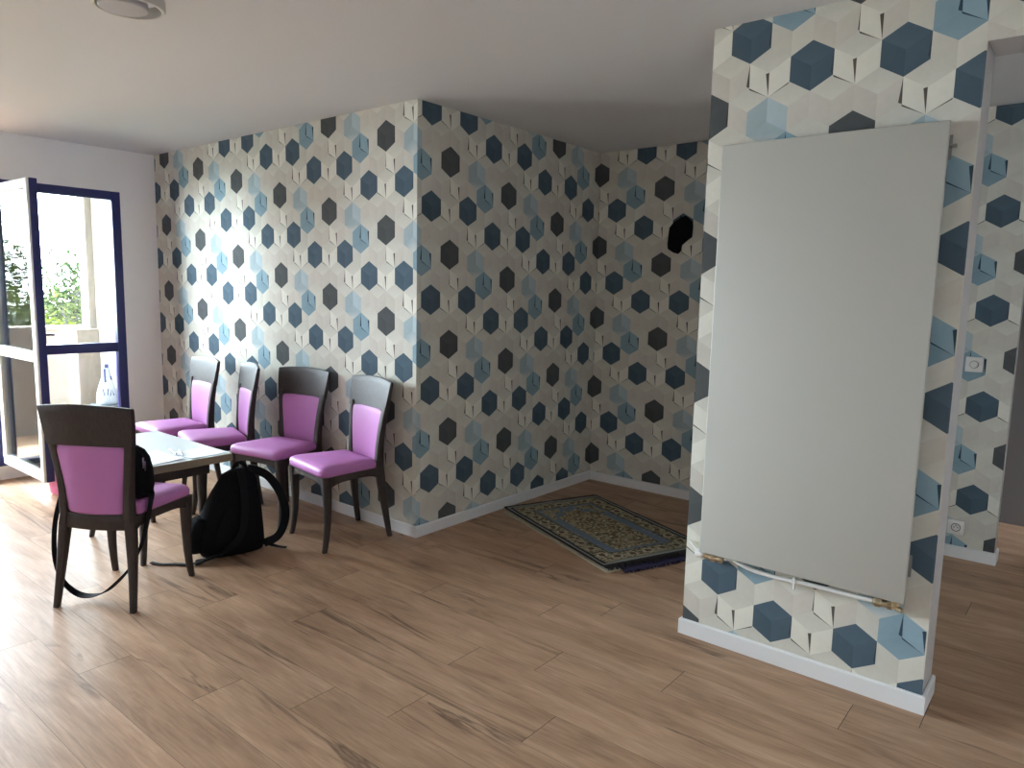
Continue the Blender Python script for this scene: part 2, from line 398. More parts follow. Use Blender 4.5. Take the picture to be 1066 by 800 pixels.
# baseboards
BH, BT = .068, .012
def baseboard(name, pts, label):
    """pts: floor line of the wall face, board stands to the right-hand side of the walking direction"""
    mb = MB(); n = len(pts)
    prof = [(0, 0), (BT, 0), (BT, BH-.005), (BT-.005, BH), (0, BH)]
    rings = []
    for i, p in enumerate(pts):
        p = Vector(p).to_3d() if len(p) == 2 else Vector(p)
        d0 = (Vector(pts[i])-Vector(pts[i-1])).normalized() if i else None
        d1 = (Vector(pts[i+1])-Vector(pts[i])).normalized() if i < n-1 else None
        nr = lambda d: Vector((d.y, -d.x))
        if d0 is None: m = nr(d1)
        elif d1 is None: m = nr(d0)
        else:
            m = nr(d0)+nr(d1); m = m/(1+nr(d0).dot(nr(d1)))
        rings.append([(pts[i][0]+m.x*a, pts[i][1]+m.y*a, b) for a, b in prof])
    struct(mb.loft(rings).build(name, M['white_trim'], smooth=False), label, 'baseboard')
baseboard('baseboard_back', [(XL, .002), (.001, .002), (.001, YC-.001), (2.691, YC-.001), (2.691, YC+.12)], 'white baseboard along the wallpapered walls')
baseboard('baseboard_partition', [(PX0-.001, YP+PT), (PX0-.001, YP-.001), (PX1+.001, YP-.001), (PX1+.001, YP+PT)], 'white baseboard around the foot of the partition')
baseboard('baseboard_left', [(XL, YG1), (XL, .0)], 'white baseboard under the window wall')

# ------------------------------------------------------------------ balcony glazing
def window(name, y0, y1, label, bottom=ZS):
    t = thing(name, label, 'window', (XL-.03, (y0+y1)/2, bottom)); t['kind'] = 'structure'
    w = (y1-y0)/2; h = ZT-bottom; f = .066; a, b = -.035, .033
    m = MB(); m.rbox(a, b, -w, -w+f, 0, h, .004); m.rbox(a, b, w-f, w, 0, h, .004)
    m.rbox(a, b, -w+f, w-f, h-f, h, .004); m.rbox(a, b, -w+f, w-f, 0, f, .004); m.rbox(a, b, -w+f, w-f, .905-bottom, .98-bottom, .004)
    fr = m.build('window_frame', M['blue_frame'], t)
    MB().box(-.006, .006, -w+f, w-f, .98-bottom, h-f).build('pane', M['glass'], fr, smooth=False)
    MB().box(-.006, .006, -w+f, w-f, f, .905-bottom).build('pane', M['glass'], fr, smooth=False)
    return t
window('window_1', -1.25, YG1, 'navy framed fixed balcony window with a mid rail beside the open door')
window('window_2', YG0, -2.09, 'navy framed window farther along the balcony wall')
# door frame and open leaf (hinged on the mullion, swung ninety degrees into the room)
d = thing('door_1', 'balcony door leaf standing open, white outside and navy inside', 'door', (XL+.03, -1.19, .13)); d['kind'] = 'structure'
LW, LH = .80, 1.977
st = .058
def leaf_ring(y0, y1, f0, f1):
    m = MB(); x0, x1, z0, z1 = 0, LW, 0, LH
    m.rbox(x0, x0+st, y0, y1, z0, z1, .003); m.rbox(x1-st, x1, f0, f1, z0, z1, .003)
    m.rbox(x0+st, x1-st, y0, y1, z1-st, z1, .003); m.rbox(x0+st, x1-st, y0, y1, z0, z0+st+.01, .003)
    m.rbox(x0+st, x1-st, y0, y1, .80, .87, .003)
    return m
lf = leaf_ring(0, .05, 0, .014).build('outer_sash', M['white_sash'], d)
li = leaf_ring(.05, .062, .014, .062).build('inner_sash', M['blue_frame'], d)
li['label'] = 'navy blue inner side'; lf['label'] = 'white outer side'
MB().box(st-.01, LW-st+.01, .018, .026, .868, LH-st+.005).build('pane', M['glass'], lf, smooth=False)
MB().box(st-.01, LW-st+.01, .018, .026, st, .802).build('pane', M['glass'], lf, smooth=False)
hm = MB(); hm.rbox(LW-.045, LW-.02, .061, .068, .90, 1.06, .002); hm.tube([(LW-.032, .066, .98), (LW-.032, .108, .98)], .008); hm.rbox(LW-.045, LW-.02, .10, .118, .97, .99, .004)
hm.tube([(LW-.03, .11, .98), (LW-.13, .113, .98)], .009)
hm.build('door_handle', M['metal'], d)
fm = MB()
fm.rbox(XL-.065, XL+.003, -2.09, -2.03, ZS, ZT, .004);
fm.rbox(XL-.065, XL+.003, -2.03, -1.25, ZT-.055, ZT, .004); fm.rbox(XL-.065, XL+.02, -2.03, -1.25, ZS-.012, ZS+.035, .004)
struct(fm.build('trim_1', M['blue_frame']), 'navy frame of the balcony door opening', 'door frame')

# ------------------------------------------------------------------ dining chairs
def curve_panel(zs, half, yc, th, bow, n=12, zfun=None, round_=0):
    """curved vertical panel: zs list of levels, half(z) half width, yc(z) centre line, bow = backwards bulge at the middle"""
    rings = []
    prof = []
    for k, z in enumerate(zs):
        front = []; back = []
        for i in range(n+1):
            u = -1+2*i/n; hw = half(k, z); y = yc(z)-bow*(1-u*u); zz = z+(zfun(k, u) if zfun else 0)
            t = th(k, u) if callable(th) else th
            front.append((u*hw, y+t/2, zz)); back.append((u*hw, y-t/2, zz))
        rings.append(front+back[::-1])
    return rings
def lerp_tab(tab):
    def f(z):
        if z <= tab[0][0]: return tab[0][1]
        for (a, va), (b, vb) in zip(tab, tab[1:]):
            if z <= b:
                t = (z-a)/(b-a); return va+(vb-va)*t
        return tab[-1][1]
    return f
backy = lerp_tab([(0, -.222), (.1, -.206), (.2, -.192), (.32, -.178), (.44, -.170), (.55, -.172), (.65, -.179), (.74, -.189), (.82, -.2), (.93, -.217)])
def rect_ring(cx, cy, z, a, b, ch=.25):
    """chamfered rectangle ring"""
    a /= 2; b /= 2; c = min(a, b)*ch
    return [(cx-a+c, cy-b, z), (cx+a-c, cy-b, z), (cx+a, cy-b+c, z), (cx+a, cy+b-c, z), (cx+a-c, cy+b, z), (cx-a+c, cy+b, z), (cx-a, cy+b-c, z), (cx-a, cy-b+c, z)]
def make_chair(label, group):
    t = thing('dining_chair', label, 'chair', group=group)
    wd = M['wood_dark']
    # cushion
    poly = [(-.178, -.142), (.178, -.142), (.226, .224), (-.226, .224)]
    out = rounded_outline(poly, [.02, .02, .055, .055], 6)
    cen = Vector((0, .04))
    def ring(s, z, dome=0):
        r = []
        for p in out:
            q = cen+(p-cen)*s; r.append((q.x, q.y+.012*(1-(q.x/.23)**2)*max(0, q.y)/.23, z))
        return r
    m = MB(); m.loft([ring(.95, .422), ring(.985, .428), ring(1.0, .441), ring(.995, .456), ring(.965, .468), ring(.9, .476), ring(.7, .482), ring(.4, .485), ring(.12, .486)])
    m.build('seat', M['pink'], t, angle=60)
    # apron boards with arched lower edges
    m = MB()
    def board(p0, p1, th=.024, top=.424, low=.352, arch=.034):
        p0 = Vector(p0); p1 = Vector(p1); d = (p1-p0).normalized(); nn = Vector((-d.y, d.x)); rings = []
        for i in range(13):
            u = i/12; c = p0+(p1-p0)*u; lo = low+arch*(1-(2*u-1)**4)
            a = c+nn*th/2; b = c-nn*th/2
            rings.append([(a.x, a.y, lo), (b.x, b.y, lo), (b.x, b.y, top), (a.x, a.y, top)])
        m.loft(rings)
    board((-.2, .196), (.2, .196)); board((-.207, .19), (-.160, -.165)); board((.207, .19), (.160, -.165))
    m.build('seat_frame', wd, t, angle=30)
    # front sabre legs
    for s in (-1, 1):
        path = [(0, s*.208, .212, .024), (.03, s*.206, .205, .026), (.08, s*.204, .197, .028), (.15, s*.202, .189, .031), (.25, s*.201, .187, .037), (.36, s*.201, .19, .046), (.424, s*.201, .192, .05)]
        m = MB(); m.loft([rect_ring(x, y, z, w, w) for z, x, y, w in path]); m.build('leg', wd, t, angle=50)
    for s in (-1, 1):
        m = MB(); rings = []
        for z, x, a, b in ((0, .186, .024, .026), (.06, .182, .026, .029), (.14, .177, .029, .033), (.24, .170, .034, .040), (.34, .162, .039, .045), (.39, .158, .04, .047)):
            rings.append(rect_ring(s*x, backy(z), z, a, b))
        m.loft(rings); m.build('leg', wd, t, angle=50)
    # back frame: posts, lower rail and the broad flared top rail
    m = MB()
    px = lerp_tab([(.37, .160), (.435, .152), (.55, .157), (.65, .168), (.74, .181), (.8, .186)])
    for s in (-1, 1):
        m.loft([rect_ring(s*px(z), backy(z), z, .038, lerp_tab([(.37, .046), (.43, .05), (.6, .038), (.8, .028)])(z), .3) for z in (.37, .43, .48, .54, .6, .66, .72, .78)])
    hw = lambda k, z: lerp_tab([(.725, .199), (.77, .205), (.82, .212), (.87, .218), (.93, .223)])(z)
    zs = [.748, .775, .81, .85, .89, .916, .923]
    def zf(k, u): return .014*(1-u*u)*(k/6)+(.004*(1-u*u) if k == 0 else 0)
    tk = lambda k, u: [.030, .029, .027, .025, .023, .021, .012][k]
    m.loft(curve_panel(zs, hw, backy, tk, .026, 14, zf))
    m.loft(curve_panel([.366, .372, .41, .43, .436], lambda k, z: [.158, .162, .160, .156, .154][k], backy, lambda k, u: [.02, .028, .028, .026, .018][k], .022, 12))
    m.build('backrest_frame', wd, t, angle=45)
    # upholstered pad, seen from both sides
    hwp = lerp_tab([(.44, .134), (.55, .141), (.65, .152), (.76, .168)])
    lv = [.436, .442, .452, .49, .55, .61, .67, .722, .744, .753]
    fac = [.965, .985, 1, 1, 1, 1, 1, .992, .97, .93]
    thk = [.018, .030, .037, .042, .043, .043, .042, .037, .03, .018]
    def thp(k, u): return thk[k]*(1-.35*abs(u)**8)
    m = MB(); m.loft(curve_panel(lv, lambda k, z: hwp(z)*fac[k], backy, thp, .024, 14, lambda k, u: .008*(1-u*u) if k > 6 else 0))
    m.build('back_pad', M['pink'], t, angle=60)
    return t
def copy_tree(o, parent=None):
    c = o.copy(); C.objects.link(c)
    if parent is not None: c.parent = parent
    for ch in list(o.children): copy_tree(ch, c)
    return c
def face_dir(fx, fy): return math.atan2(-fx, fy)
GRP = 'pink upholstered dining chairs'
chair0 = make_chair('pink and dark wood chair in the foreground, back to the viewer, bag on its seat', GRP)
chair0.location = (-.466, -1.446, 0); chair0.rotation_euler.z = face_dir(-.535, .845)
for lab, x, y, fx, fy in (
    ('pink seated dark wood chair nearest the window, first of the row along the wall', -2.02, -.42, -.08, -.996),
    ('pink seated chair second from the window, its back seen almost edge on', -1.49, -.40, -.3, -.955),
    ('pink seated chair third from the window, right behind the black floor backpack', -.945, -.285, .17, -.985),
    ('pink seated chair at the right end of the row, nearest the outer wall corner', -.35, -.275, -.16, -.987)):
    c = copy_tree(chair0); c['label'] = lab; c.location = (x, y, 0); c.rotation_euler.z = face_dir(fx, fy)

# ------------------------------------------------------------------ low table
tb = thing('low_table', 'low rectangular table with pale top and dark legs in front of the chairs', 'table', (-1.065, -1.08, 0))
m = MB(); o2 = rounded_outline([(-.45, -.285), (.45, -.285), (.45, .285), (-.45, .285)], .012, 4)
R = lambda s, z: [(p.x*(1-s/.45), p.y*(1-s/.285), z) for p in o2]
m.loft([R(.004, .498), R(0, .502), R(0, .536), R(.003, .540)])
for i, f in enumerate(m.f):
    if len(f) > 4 and m.v[f[0]][2] > .53: m.mi[i] = 1
tt = m.build('tabletop', [M['table_edge'], M['table_top']], tb, angle=30)
m = MB(); m.rbox(-.33, .36, .165, .19, .43, .4985, .003); m.rbox(-.33, .36, -.19, -.165, .43, .4985, .003)
m.rbox(-.335, -.31, -.19, .19, .43, .4985, .003); m.rbox(.345, .37, -.19, .19, .43, .4985, .003)
m.build('table_frame', M['wood_dark'], tb)
for sx, sy in ((1, 1), (1, -1), (-1, -1), (-1, 1)):
    bx = .335 if sx > 0 else -.30
    path = [(0, .012, .024), (.04, .006, .026), (.1, .001, .029), (.2, -.004, .034), (.35, -.004, .042), (.4985, 0, .048)]
    m = MB(); m.loft([rect_ring(bx+sx*q, sy*(.165+q), z, w, w) for z, q, w in path]); m.build('leg', M['wood_dark'], tb, angle=50)

def sheet(corners, label, curl):
    """paper sheet with slightly lifting corners"""
    mb = MB(); n = 6; c = [Vector(p) for p in corners]; top = []; bot = []
    for j in range(n+1):
        for i in range(n+1):
            u, v = i/n, j/n; p = c[0]*(1-u)*(1-v)+c[1]*u*(1-v)+c[2]*u*v+c[3]*(1-u)*v
            z = .5412+curl*((u-.5)**2+(v-.5)**2)**2*4
            top.append((p.x, p.y, z+.0004)); bot.append((p.x, p.y, z))
    N = (n+1)**2; f = []
    for j in range(n):
        for i in range(n):
            a = j*(n+1)+i; f.append((a, a+1, a+n+2, a+n+1)); f.append((a+N, a+n+1+N, a+n+2+N, a+1+N))
    rim = [i for i in range(n+1)]+[(j+1)*(n+1)-1 for j in range(1, n+1)]+[n*(n+1)+i for i in range(n-1, -1, -1)]+[j*(n+1) for j in range(n-1, 0, -1)]
    for a, b in zip(rim, rim[1:]+rim[:1]): f.append((a, b, b+N, a+N))
    tag(mb.add(top+bot, f).build('paper_sheet', M['sheet'], angle=30), label, 'paper')
sheet([(-.86, -.815), (-.65, -.81), (-.635, -1.02), (-.845, -1.03)], 'sheet of paper at the right end of the low table', .006)
sheet([(-.94, -1.06), (-.66, -1.05), (-.64, -1.30), (-.92, -1.32)], 'larger sheet of paper on the near side of the low table beside the pens', .008)
def pen(p0, p1, mat, label):
    p0 = Vector(p0); p1 = Vector(p1); d = p1-p0
    t = thing('pen', label, 'pen', p0)
    MB().tube([(0, 0, 0), d*.02, d*.86, d*.9], [.0045, .006, .006, .0055], 10).build('barrel', mat, t)
    MB().tube([d*.9, d*.97, d], [.0040, .002, .0008], 10).build('tip', M['metal'], t)
    MB().ribbon([d*.0+Vector((0, 0, .0045)), d*.03+Vector((0, 0, .0075)), d*.28+Vector((0, 0, .0062))], .003, .0012, d.cross(Vector((0, 0, 1)))).build('clip', M['metal'], t)
pen((-.915, -1.005, .5475), (-.765, -1.037, .5475), M['pen_dark'], 'dark pen lying on the low table')
pen((-.86, -.975, .5475), (-.735, -1.022, .5475), M['pen_light'], 'pale pen lying beside the dark one on the low table')

# ------------------------------------------------------------------ black backpack on the floor
bp = thing('backpack', 'black backpack standing on the floor against the low table, straps loose', 'backpack', (-.575, -.865, 0), math.atan2(.95, .26))
# local x runs along its width (towards the wall), local -y faces the viewer's right side
def pack_body(levels, n=28, lean=0.0):
    rings = []
    for z, xc, hw, yc, hd in levels:
        r = []
        for k in range(n):
            a = 2*math.pi*k/n; ca, sa = math.cos(a), math.sin(a)
            e = .62
            r.append((xc+hw*math.copysign(abs(ca)**e, ca), yc+hd*math.copysign(abs(sa)**e, sa), z))
        rings.append(r)
    return rings
lev = [(.004, .02, .14, 0, .075), (.012, .02, .162, 0, .088), (.05, .016, .176, .0, .095), (.11, .016, .174, .004, .095), (.19, .024, .164, .016, .088), (.27, .04, .146, .03, .076),
       (.34, .058, .122, .042, .062), (.39, .072, .102, .05, .05), (.425, .078, .085, .055, .04), (.446, .088, .05, .058, .026), (.453, .09, .02, .058, .012)]
m = MB(); m.loft(pack_body(lev)); m.build('body', M['black_fabric'], bp, angle=70)
# back panel padding and edge piping towards the viewer
m = MB(); m.loft(pack_body([(.03, .03, .10, -.088, .012), (.06, .03, .125, -.092, .018), (.15, .04, .12, -.082, .02), (.25, .065, .095, -.045, .018), (.33, .085, .07, -.012, .014), (.37, .095, .045, .005, .008)], 24)); m.build('padded_panel', M['black_fabric'], bp, angle=70)
m = MB(); m.loft(pack_body([(.04, -.165, .035, .0, .055), (.07, -.178, .04, .0, .066), (.15, -.168, .04, .006, .066), (.2, -.15, .032, .012, .058), (.215, -.14, .02, .014, .045)], 20)); m.build('side_pocket', M['black_fabric'], bp, angle=70)
def to_local(obj, pts):
    iv = (Matrix.Translation(obj.location) @ Matrix.Rotation(obj.rotation_euler.z, 4, 'Z')).inverted()
    return [iv @ Vector(p) for p in pts]
m = MB(); P = smooth_path(to_local(bp, [(-.575, -.735, .45), (-.565, -.70, .44), (-.53, -.635, .395), (-.49, -.588, .30), (-.462, -.574, .206), (-.45, -.592, .125), (-.45, -.638, .062), (-.475, -.705, .035)]), 6)
TT = [(P[min(i+1, len(P)-1)]-P[max(i-1, 0)]).cross(Vector((.35, 1, 0))) for i in range(len(P))]; m.ribbon(P, [.044]*len(P), .014, lambda i: TT[i]); m.build('shoulder_strap', M['black_strap'], bp, angle=50)
m = MB(); P = smooth_path(to_local(bp, [(-.577, -.775, .445), (-.545, -.785, .40), (-.505, -.80, .31), (-.468, -.822, .215), (-.445, -.868, .12), (-.455, -.945, .058), (-.50, -1.03, .022), (-.525, -1.075, .012)]), 6)
m.ribbon(P, .04, .013, lambda i: (1, .2, .2)); m.build('shoulder_strap', M['black_strap'], bp, angle=50)
m = MB(); P = smooth_path(to_local(bp, [(-.5, -.70, .03), (-.47, -.655, .012), (-.435, -.635, .006), (-.395, -.615, .005)]), 5); m.ribbon(P, .018, .004, lambda i: (0, .3, 1) if i < 4 else (1, 0, .1)); m.build('webbing_tail', M['black_strap'], bp, angle=50)
m = MB(); P = smooth_path(to_local(bp, [(-.515, -1.06, .015), (-.54, -1.105, .008), (-.60, -1.145, .006), (-.65, -1.195, .006), (-.715, -1.22, .006)]), 5); m.ribbon(P, .02, .004, (0, 1, 0)); m.build('webbing_tail', M['black_strap'], bp, angle=50)
m = MB(); P = smooth_path(to_local(bp, [(-.615, -.80, .435), (-.615, -.79, .468), (-.608, -.765, .482), (-.602, -.74, .468), (-.60, -.728, .44)]), 5); m.ribbon(P, .02, .006, (1, .2, 0)); m.build('carry_handle', M['black_strap'], bp, angle=50)

# ------------------------------------------------------------------ black bag on the foreground chair's seat
sb = thing('shoulder_bag', 'black zipped bag on the seat of the foreground chair, strap hanging in a loop', 'bag', (-.474, -1.444, .487), chair0.rotation_euler.z)
lev = [(.0, .03, .13, -.05, .062), (.01, .03, .145, -.05, .072), (.05, .03, .152, -.05, .076), (.12, .03, .150, -.052, .072), (.18, .03, .142, -.055, .062), (.215, .03, .122, -.058, .05), (.233, .03, .095, -.06, .035), (.240, .03, .05, -.06, .016)]
m = MB(); m.loft(pack_body(lev)); m.build('body', M['black_fabric'], sb, angle=70)
m = MB(); m.loft(pack_body([(.02, .03, .10, .024, .016), (.04, .03, .115, .028, .02), (.12, .03, .11, .022, .018), (.14, .03, .09, .016, .012)], 20)); m.build('front_pocket', M['black_fabric'], sb, angle=70)
zp = MB(); zp.tube([(.181, -.06, .06), (.179, -.07, .14), (.168, -.075, .195), (.145, -.078, .222), (.11, -.078, .236)], .003, 6); zp.build('zipper', M['black_strap'], sb)
for dx, z1, z0 in ((0, .17, .125), (.012, .19, .14)):
    MB().rbox(.176, .182, -.085-dx, -.078-dx, z0, z1, .002).build('zipper_pull', M['metal'], sb)
loop = [(.165, -.04, .03), (.195, -.07, .015), (.208, -.10, -.03), (.204, -.12, -.10), (.176, -.13, -.21), (.129, -.135, -.305), (.058, -.14, -.388), (-.022, -.142, -.450), (-.119, -.142, -.466), (-.195, -.138, -.43), (-.239, -.135, -.363), (-.257, -.132, -.271), (-.252, -.128, -.155), (-.236, -.12, -.063), (-.215, -.10, .02), (-.18, -.075, .07), (-.11, -.06, .10)]
m = MB(); P = smooth_path(loop, 5); m.ribbon(P, .03, .004, lambda i: (0, 1, .35*math.sin(i*.35))); m.build('shoulder_strap', M['black_strap'], sb, angle=60)

# ------------------------------------------------------------------ pink bag behind the foreground chair
pb = thing('pink_bag', 'rose pink fabric bag on the floor, half hidden behind the foreground chair', 'bag', (-2.40, -1.03, 0), .1)
m = MB(); m.loft(pack_body([(.004, 0, .10, 0, .055), (.015, 0, .115, 0, .07), (.08, 0, .125, 0, .075), (.2, 0, .118, 0, .066), (.27, 0, .105, 0, .04), (.29, 0, .10, 0, .012)], 28)); m.build('body', M['pink_bag'], pb, angle=70)
m = MB(); m.tube(smooth_path([(-.05, .0, .285), (-.045, 0, .34), (0, 0, .365), (.045, 0, .34), (.05, 0, .285)], 5), .007); m.build('handle', M['pink_bag'], pb)
m = MB(); m.rbox(.066, .092, -.034, -.030, .30, .36, .002); m.tube([(.079, -.03, .355), (.06, -.01, .36), (.045, 0, .335)], .0015, 6); m.build('hang_tag', M['sheet'], pb)

# ------------------------------------------------------------------ prayer rug (two, one under the other)
ra = math.atan2(-.446, 1.06)
RL, RW = 1.13, .73
rug = thing('prayer_rug', 'patterned prayer rug with a blue grey arch, on top, in the wallpapered recess', 'rug', (.719, .886, .016), ra+.0)
def rug_colour(u, v):
    """u along the length (-.5..+.5 from arch end to foot), v across"""
    x = (u+.5)*RL; y = (v+.5)*RW; ex = min(x, RL-x); ey = min(y, RW-y); e = min(ex, ey)
    NAVY = srgb(36, 38, 46); GREY = srgb(142, 146, 142); TAN = srgb(164, 155, 128); BRN = srgb(98, 87, 70); BLU = srgb(112, 126, 140); RED = srgb(96, 74, 60); CRM = srgb(190, 185, 162)
    h = lambda a, b: (math.sin(a*127.1+b*311.7)*43758.5453) % 1
    if e < .022: return GREY
    if e < .036: return NAVY if ey <= ex+.02 else srgb(120, 118, 108)
    if e < .135:                                    # flowered border
        s = x if ey < ex else y; d = (e-.036)/.099
        k = s/.105; c = abs((k % 1)-.5)*2
        rr = math.hypot((k % 1-.5)*1.1, d-.5)
        if rr < .14: return RED
        if rr < .22: return BRN
        if rr < .32 and h(int(s/.012), int(e/.012)) > .3: return CRM
        q = h(int(s/.014), int(e/.014))
        return TAN if q > .6 else (srgb(144, 138, 120) if q > .28 else BRN)
    if e < .142: return srgb(70, 62, 52)
    if e < .165: return BLU if h(int(x/.02), int(y/.02)) > .15 else GREY
    # mihrab
    cx = x-.165; w = abs(y-RW/2)
    apex = .06+.20*(w/.2)**1.6 if w < .2 else .27
    apex += .025*math.cos(w*75)*(w < .19)
    if cx < apex-.055:
        q = h(int(x/.015), int(y/.015)); return TAN if q > .5 else (BRN if q > .25 else srgb(144, 138, 120))
    if cx < apex: return BLU
    if w > RW/2-.165-.04: return BLU
    gx, gy = int(x/.016), int(y/.016); q = h(gx, gy)
    dia = (abs(((x/.09) % 1)-.5)+abs(((y/.09+.5*(int(x/.09) % 2)) % 1)-.5))
    if dia < .16: return CRM
    if dia < .26: return BRN
    return TAN if q > .55 else (srgb(138, 122, 96) if q > .25 else BRN)
mb = MB(); nx, ny = 150, 98; cols = []
zf = lambda i, j: .0045+.0012*math.sin(i*.21+j*.05)+.0012*math.sin(j*.17-i*.06)
vs = [((i/nx-.5)*RL, (j/ny-.5)*RW, zf(i, j)) for j in range(ny+1) for i in range(nx+1)]
nb = len(vs); vs += [((i/nx-.5)*RL, (j/ny-.5)*RW, zf(i, j)-.006) for j in range(ny+1) for i in range(nx+1)]
fs = []
for j in range(ny):
    for i in range(nx):
        a = j*(nx+1)+i; fs.append((a, a+1, a+nx+2, a+nx+1)); cols.append(rug_colour((i+.5)/nx-.5, (j+.5)/ny-.5))
rim = [i for i in range(nx+1)]+[(j+1)*(nx+1)-1 for j in range(1, ny+1)]+[ny*(nx+1)+i for i in range(nx-1, -1, -1)]+[j*(nx+1) for j in range(ny-1, 0, -1)]
for a, b in zip(rim, rim[1:]+rim[:1]): fs.append((a, a+nb, b+nb, b)); cols.append(srgb(60, 56, 50))
mb.add(vs, fs); o = mb.build('pile', M['rug_print'], rug, recalc=False)
at = o.data.attributes.new('weave', 'FLOAT_COLOR', 'FACE'); at.data.foreach_set('color', [c for x in cols for c in x])
def fringe(parent, x0, L, W, mat, n, z=.004, zend=-.006):
    m = MB(); rnd = random.Random(int(abs(x0)*1000)+n)
    for k in range(n):
        y = -W/2+W*(k+.5)/n; l = L*rnd.uniform(.75, 1.1); dy = rnd.uniform(-.012, .012)
        m.ribbon([(x0, y, z), (x0+l*.5, y+dy*.4, z+.004), (x0+l, y+dy, z+zend)], [W/n*1.05, W/n*.9, W/n*.45], .004, (0, 1, 0))
    return m.build('fringe', mat, parent, angle=40)
fringe(rug, RL/2-.002, .06, RW, M['rug_dark'], 80); fringe(rug, -RL/2+.002, -.028, RW, M['rug_dark'], 80)
m = MB()
for s in (-1, 1): m.rbox(-RL/2, RL/2, s*RW/2-.006, s*RW/2+.006, -.001, .008, .003)
m.rbox(RL/2-.004, RL/2+.03, -RW/2, RW/2, -.004, .004, .003); m.build('edge_binding', M['rug_dark'], rug)
rug2 = thing('floor_rug', 'purple fringed rug lying flat beneath the patterned prayer rug', 'rug', (.733, .866, .0), ra+.01)
m = MB(); oo = rounded_outline([(-.56, -.378), (.60, -.372), (.60, .35), (-.56, .35)], .006, 3)
m.loft([[(p.x, p.y, z) for p in oo] for z in (.001, .009)]); 
m.build('pile', M['rug_edge'], rug2)
m = MB(); oo = rounded_outline([(.40, -.30), (.632, -.275), (.632, .34), (.40, .34)], .01, 3)
m.loft([[(p.x, p.y, z) for p in oo] for z in (.0085, .0105)]); m.build('end_panel', M['rug_purple'], rug2)
fr = fringe(rug2, .630, .02, .58, M['rug_purple'], 60, .006, -.003)

# ------------------------------------------------------------------ tall radiator on the partition
rd = thing('radiator', 'tall flat white panel radiator mounted on the wallpapered partition', 'radiator', (2.2165, YP, .408))
RWd = .382; RHt = 1.631
m = MB(); m.rbox(-RWd, RWd, -.074, -.060, 0, RHt, .005, 3)
m.build('front_panel', M['rad_white'], rd)
m = MB(); m.rbox(-RWd+.012, RWd-.012, -.058, -.046, .012, RHt-.012, .004)
for k in range(13):
    x = -RWd+.04+k*(2*RWd-.08)/12; m.rbox(x-.018, x+.018, -.047, -.034, .03, RHt-.03, .005)
m.build('back_panel', M['rad_grey'], rd)
for x, z in ((-RWd+.06, RHt-.09), (RWd-.03, RHt-.075), (-RWd+.06, .12), (RWd-.03, .12)):
    m = MB(); m.rbox(x-.02, x+.02, -.036, 0, z-.012, z+.012, .003); m.rbox(x-.03, x+.03, -.005, 0, z-.04, z+.04, .002); m.build('bracket', M['rad_grey'], rd)
# the small screw that shows past the top right edge
m = MB(); m.tube([(RWd-.02, -.03, RHt-.075), (RWd+.018, -.03, RHt-.075)], .006, 8); m.build('vent_screw', M['metal'], rd)
# valves: thermostat tail on the left, lockshield on the right
m = MB()
m.tube([(-.375, -.036, -.022), (-.30, -.036, -.022)], .013, 14); m.tube([(-.355, -.036, -.022), (-.355, -.036, .02)], .010, 12)
m.lathe([(.017, -.345), (.019, -.343), (.019, -.327), (.017, -.325)], (0, -.036, -.022), 'x', 6); m.lathe([(.015, -.31), (.017, -.308), (.017, -.292), (.014, -.29)], (0, -.036, -.022), 'x', 6)
v = m.build('valve', M['brass'], rd); v['label'] = 'brass valve at the lower left corner'
m = MB(); m.lathe([(.012, -.412), (.0175, -.408), (.0185, -.4), (.0185, -.378), (.015, -.372)], (0, -.036, -.020), 'x', 20); m.build('cap', M['plastic_white'], v)
m = MB()
m.tube([(.275, -.036, -.026), (.345, -.036, -.026)], .013, 14); m.tube([(.35, -.036, -.03), (.35, -.036, .02)], .012, 12)
m.lathe([(.016, .28), (.019, .283), (.019, .302), (.016, .305)], (0, -.036, -.026), 'x', 6); m.lathe([(.015, .322), (.018, .324), (.018, .338), (.015, .34)], (0, -.036, -.026), 'x', 6)
m.tube([(.345, -.036, -.03), (.372, -.044, -.034)], .010, 10)
v = m.build('valve', M['brass'], rd); v['label'] = 'brass valve at the lower right corner'
m = MB(); m.tube(smooth_path([(-.285, -.036, -.016), (-.255, -.036, -.008), (-.215, -.036, -.022), (-.16, -.034, -.034), (-.08, -.032, -.038), (.0, -.032, -.034), (.10, -.032, -.031), (.2, -.034, -.030), (.28, -.036, -.027)], 6), .0085, 12); m.build('pipe', M['plastic_white'], rd)
m = MB(); m.lathe([(.010, -.012), (.0125, -.010), (.0125, .006), (.010, .008)], (-.004, -.032, -.034), 'x', 16); m.rbox(-.014, .006, -.034, 0, -.052, -.040, .002); m.tube([(-.004, -.034, -.042), (-.004, -.034, -.066)], .005, 8); m.tube([(-.004, -.034, -.03), (-.004, -.034, -.008)], .005, 8); m.build('pipe_clip', M['plastic_white'], rd)
m = MB(); m.tube([(-.40, -.036, -.02), (-.425, -.02, -.005), (-.455, -.008, .018)], .004, 8); m.build('tail_pipe', M['plastic_white'], rd)

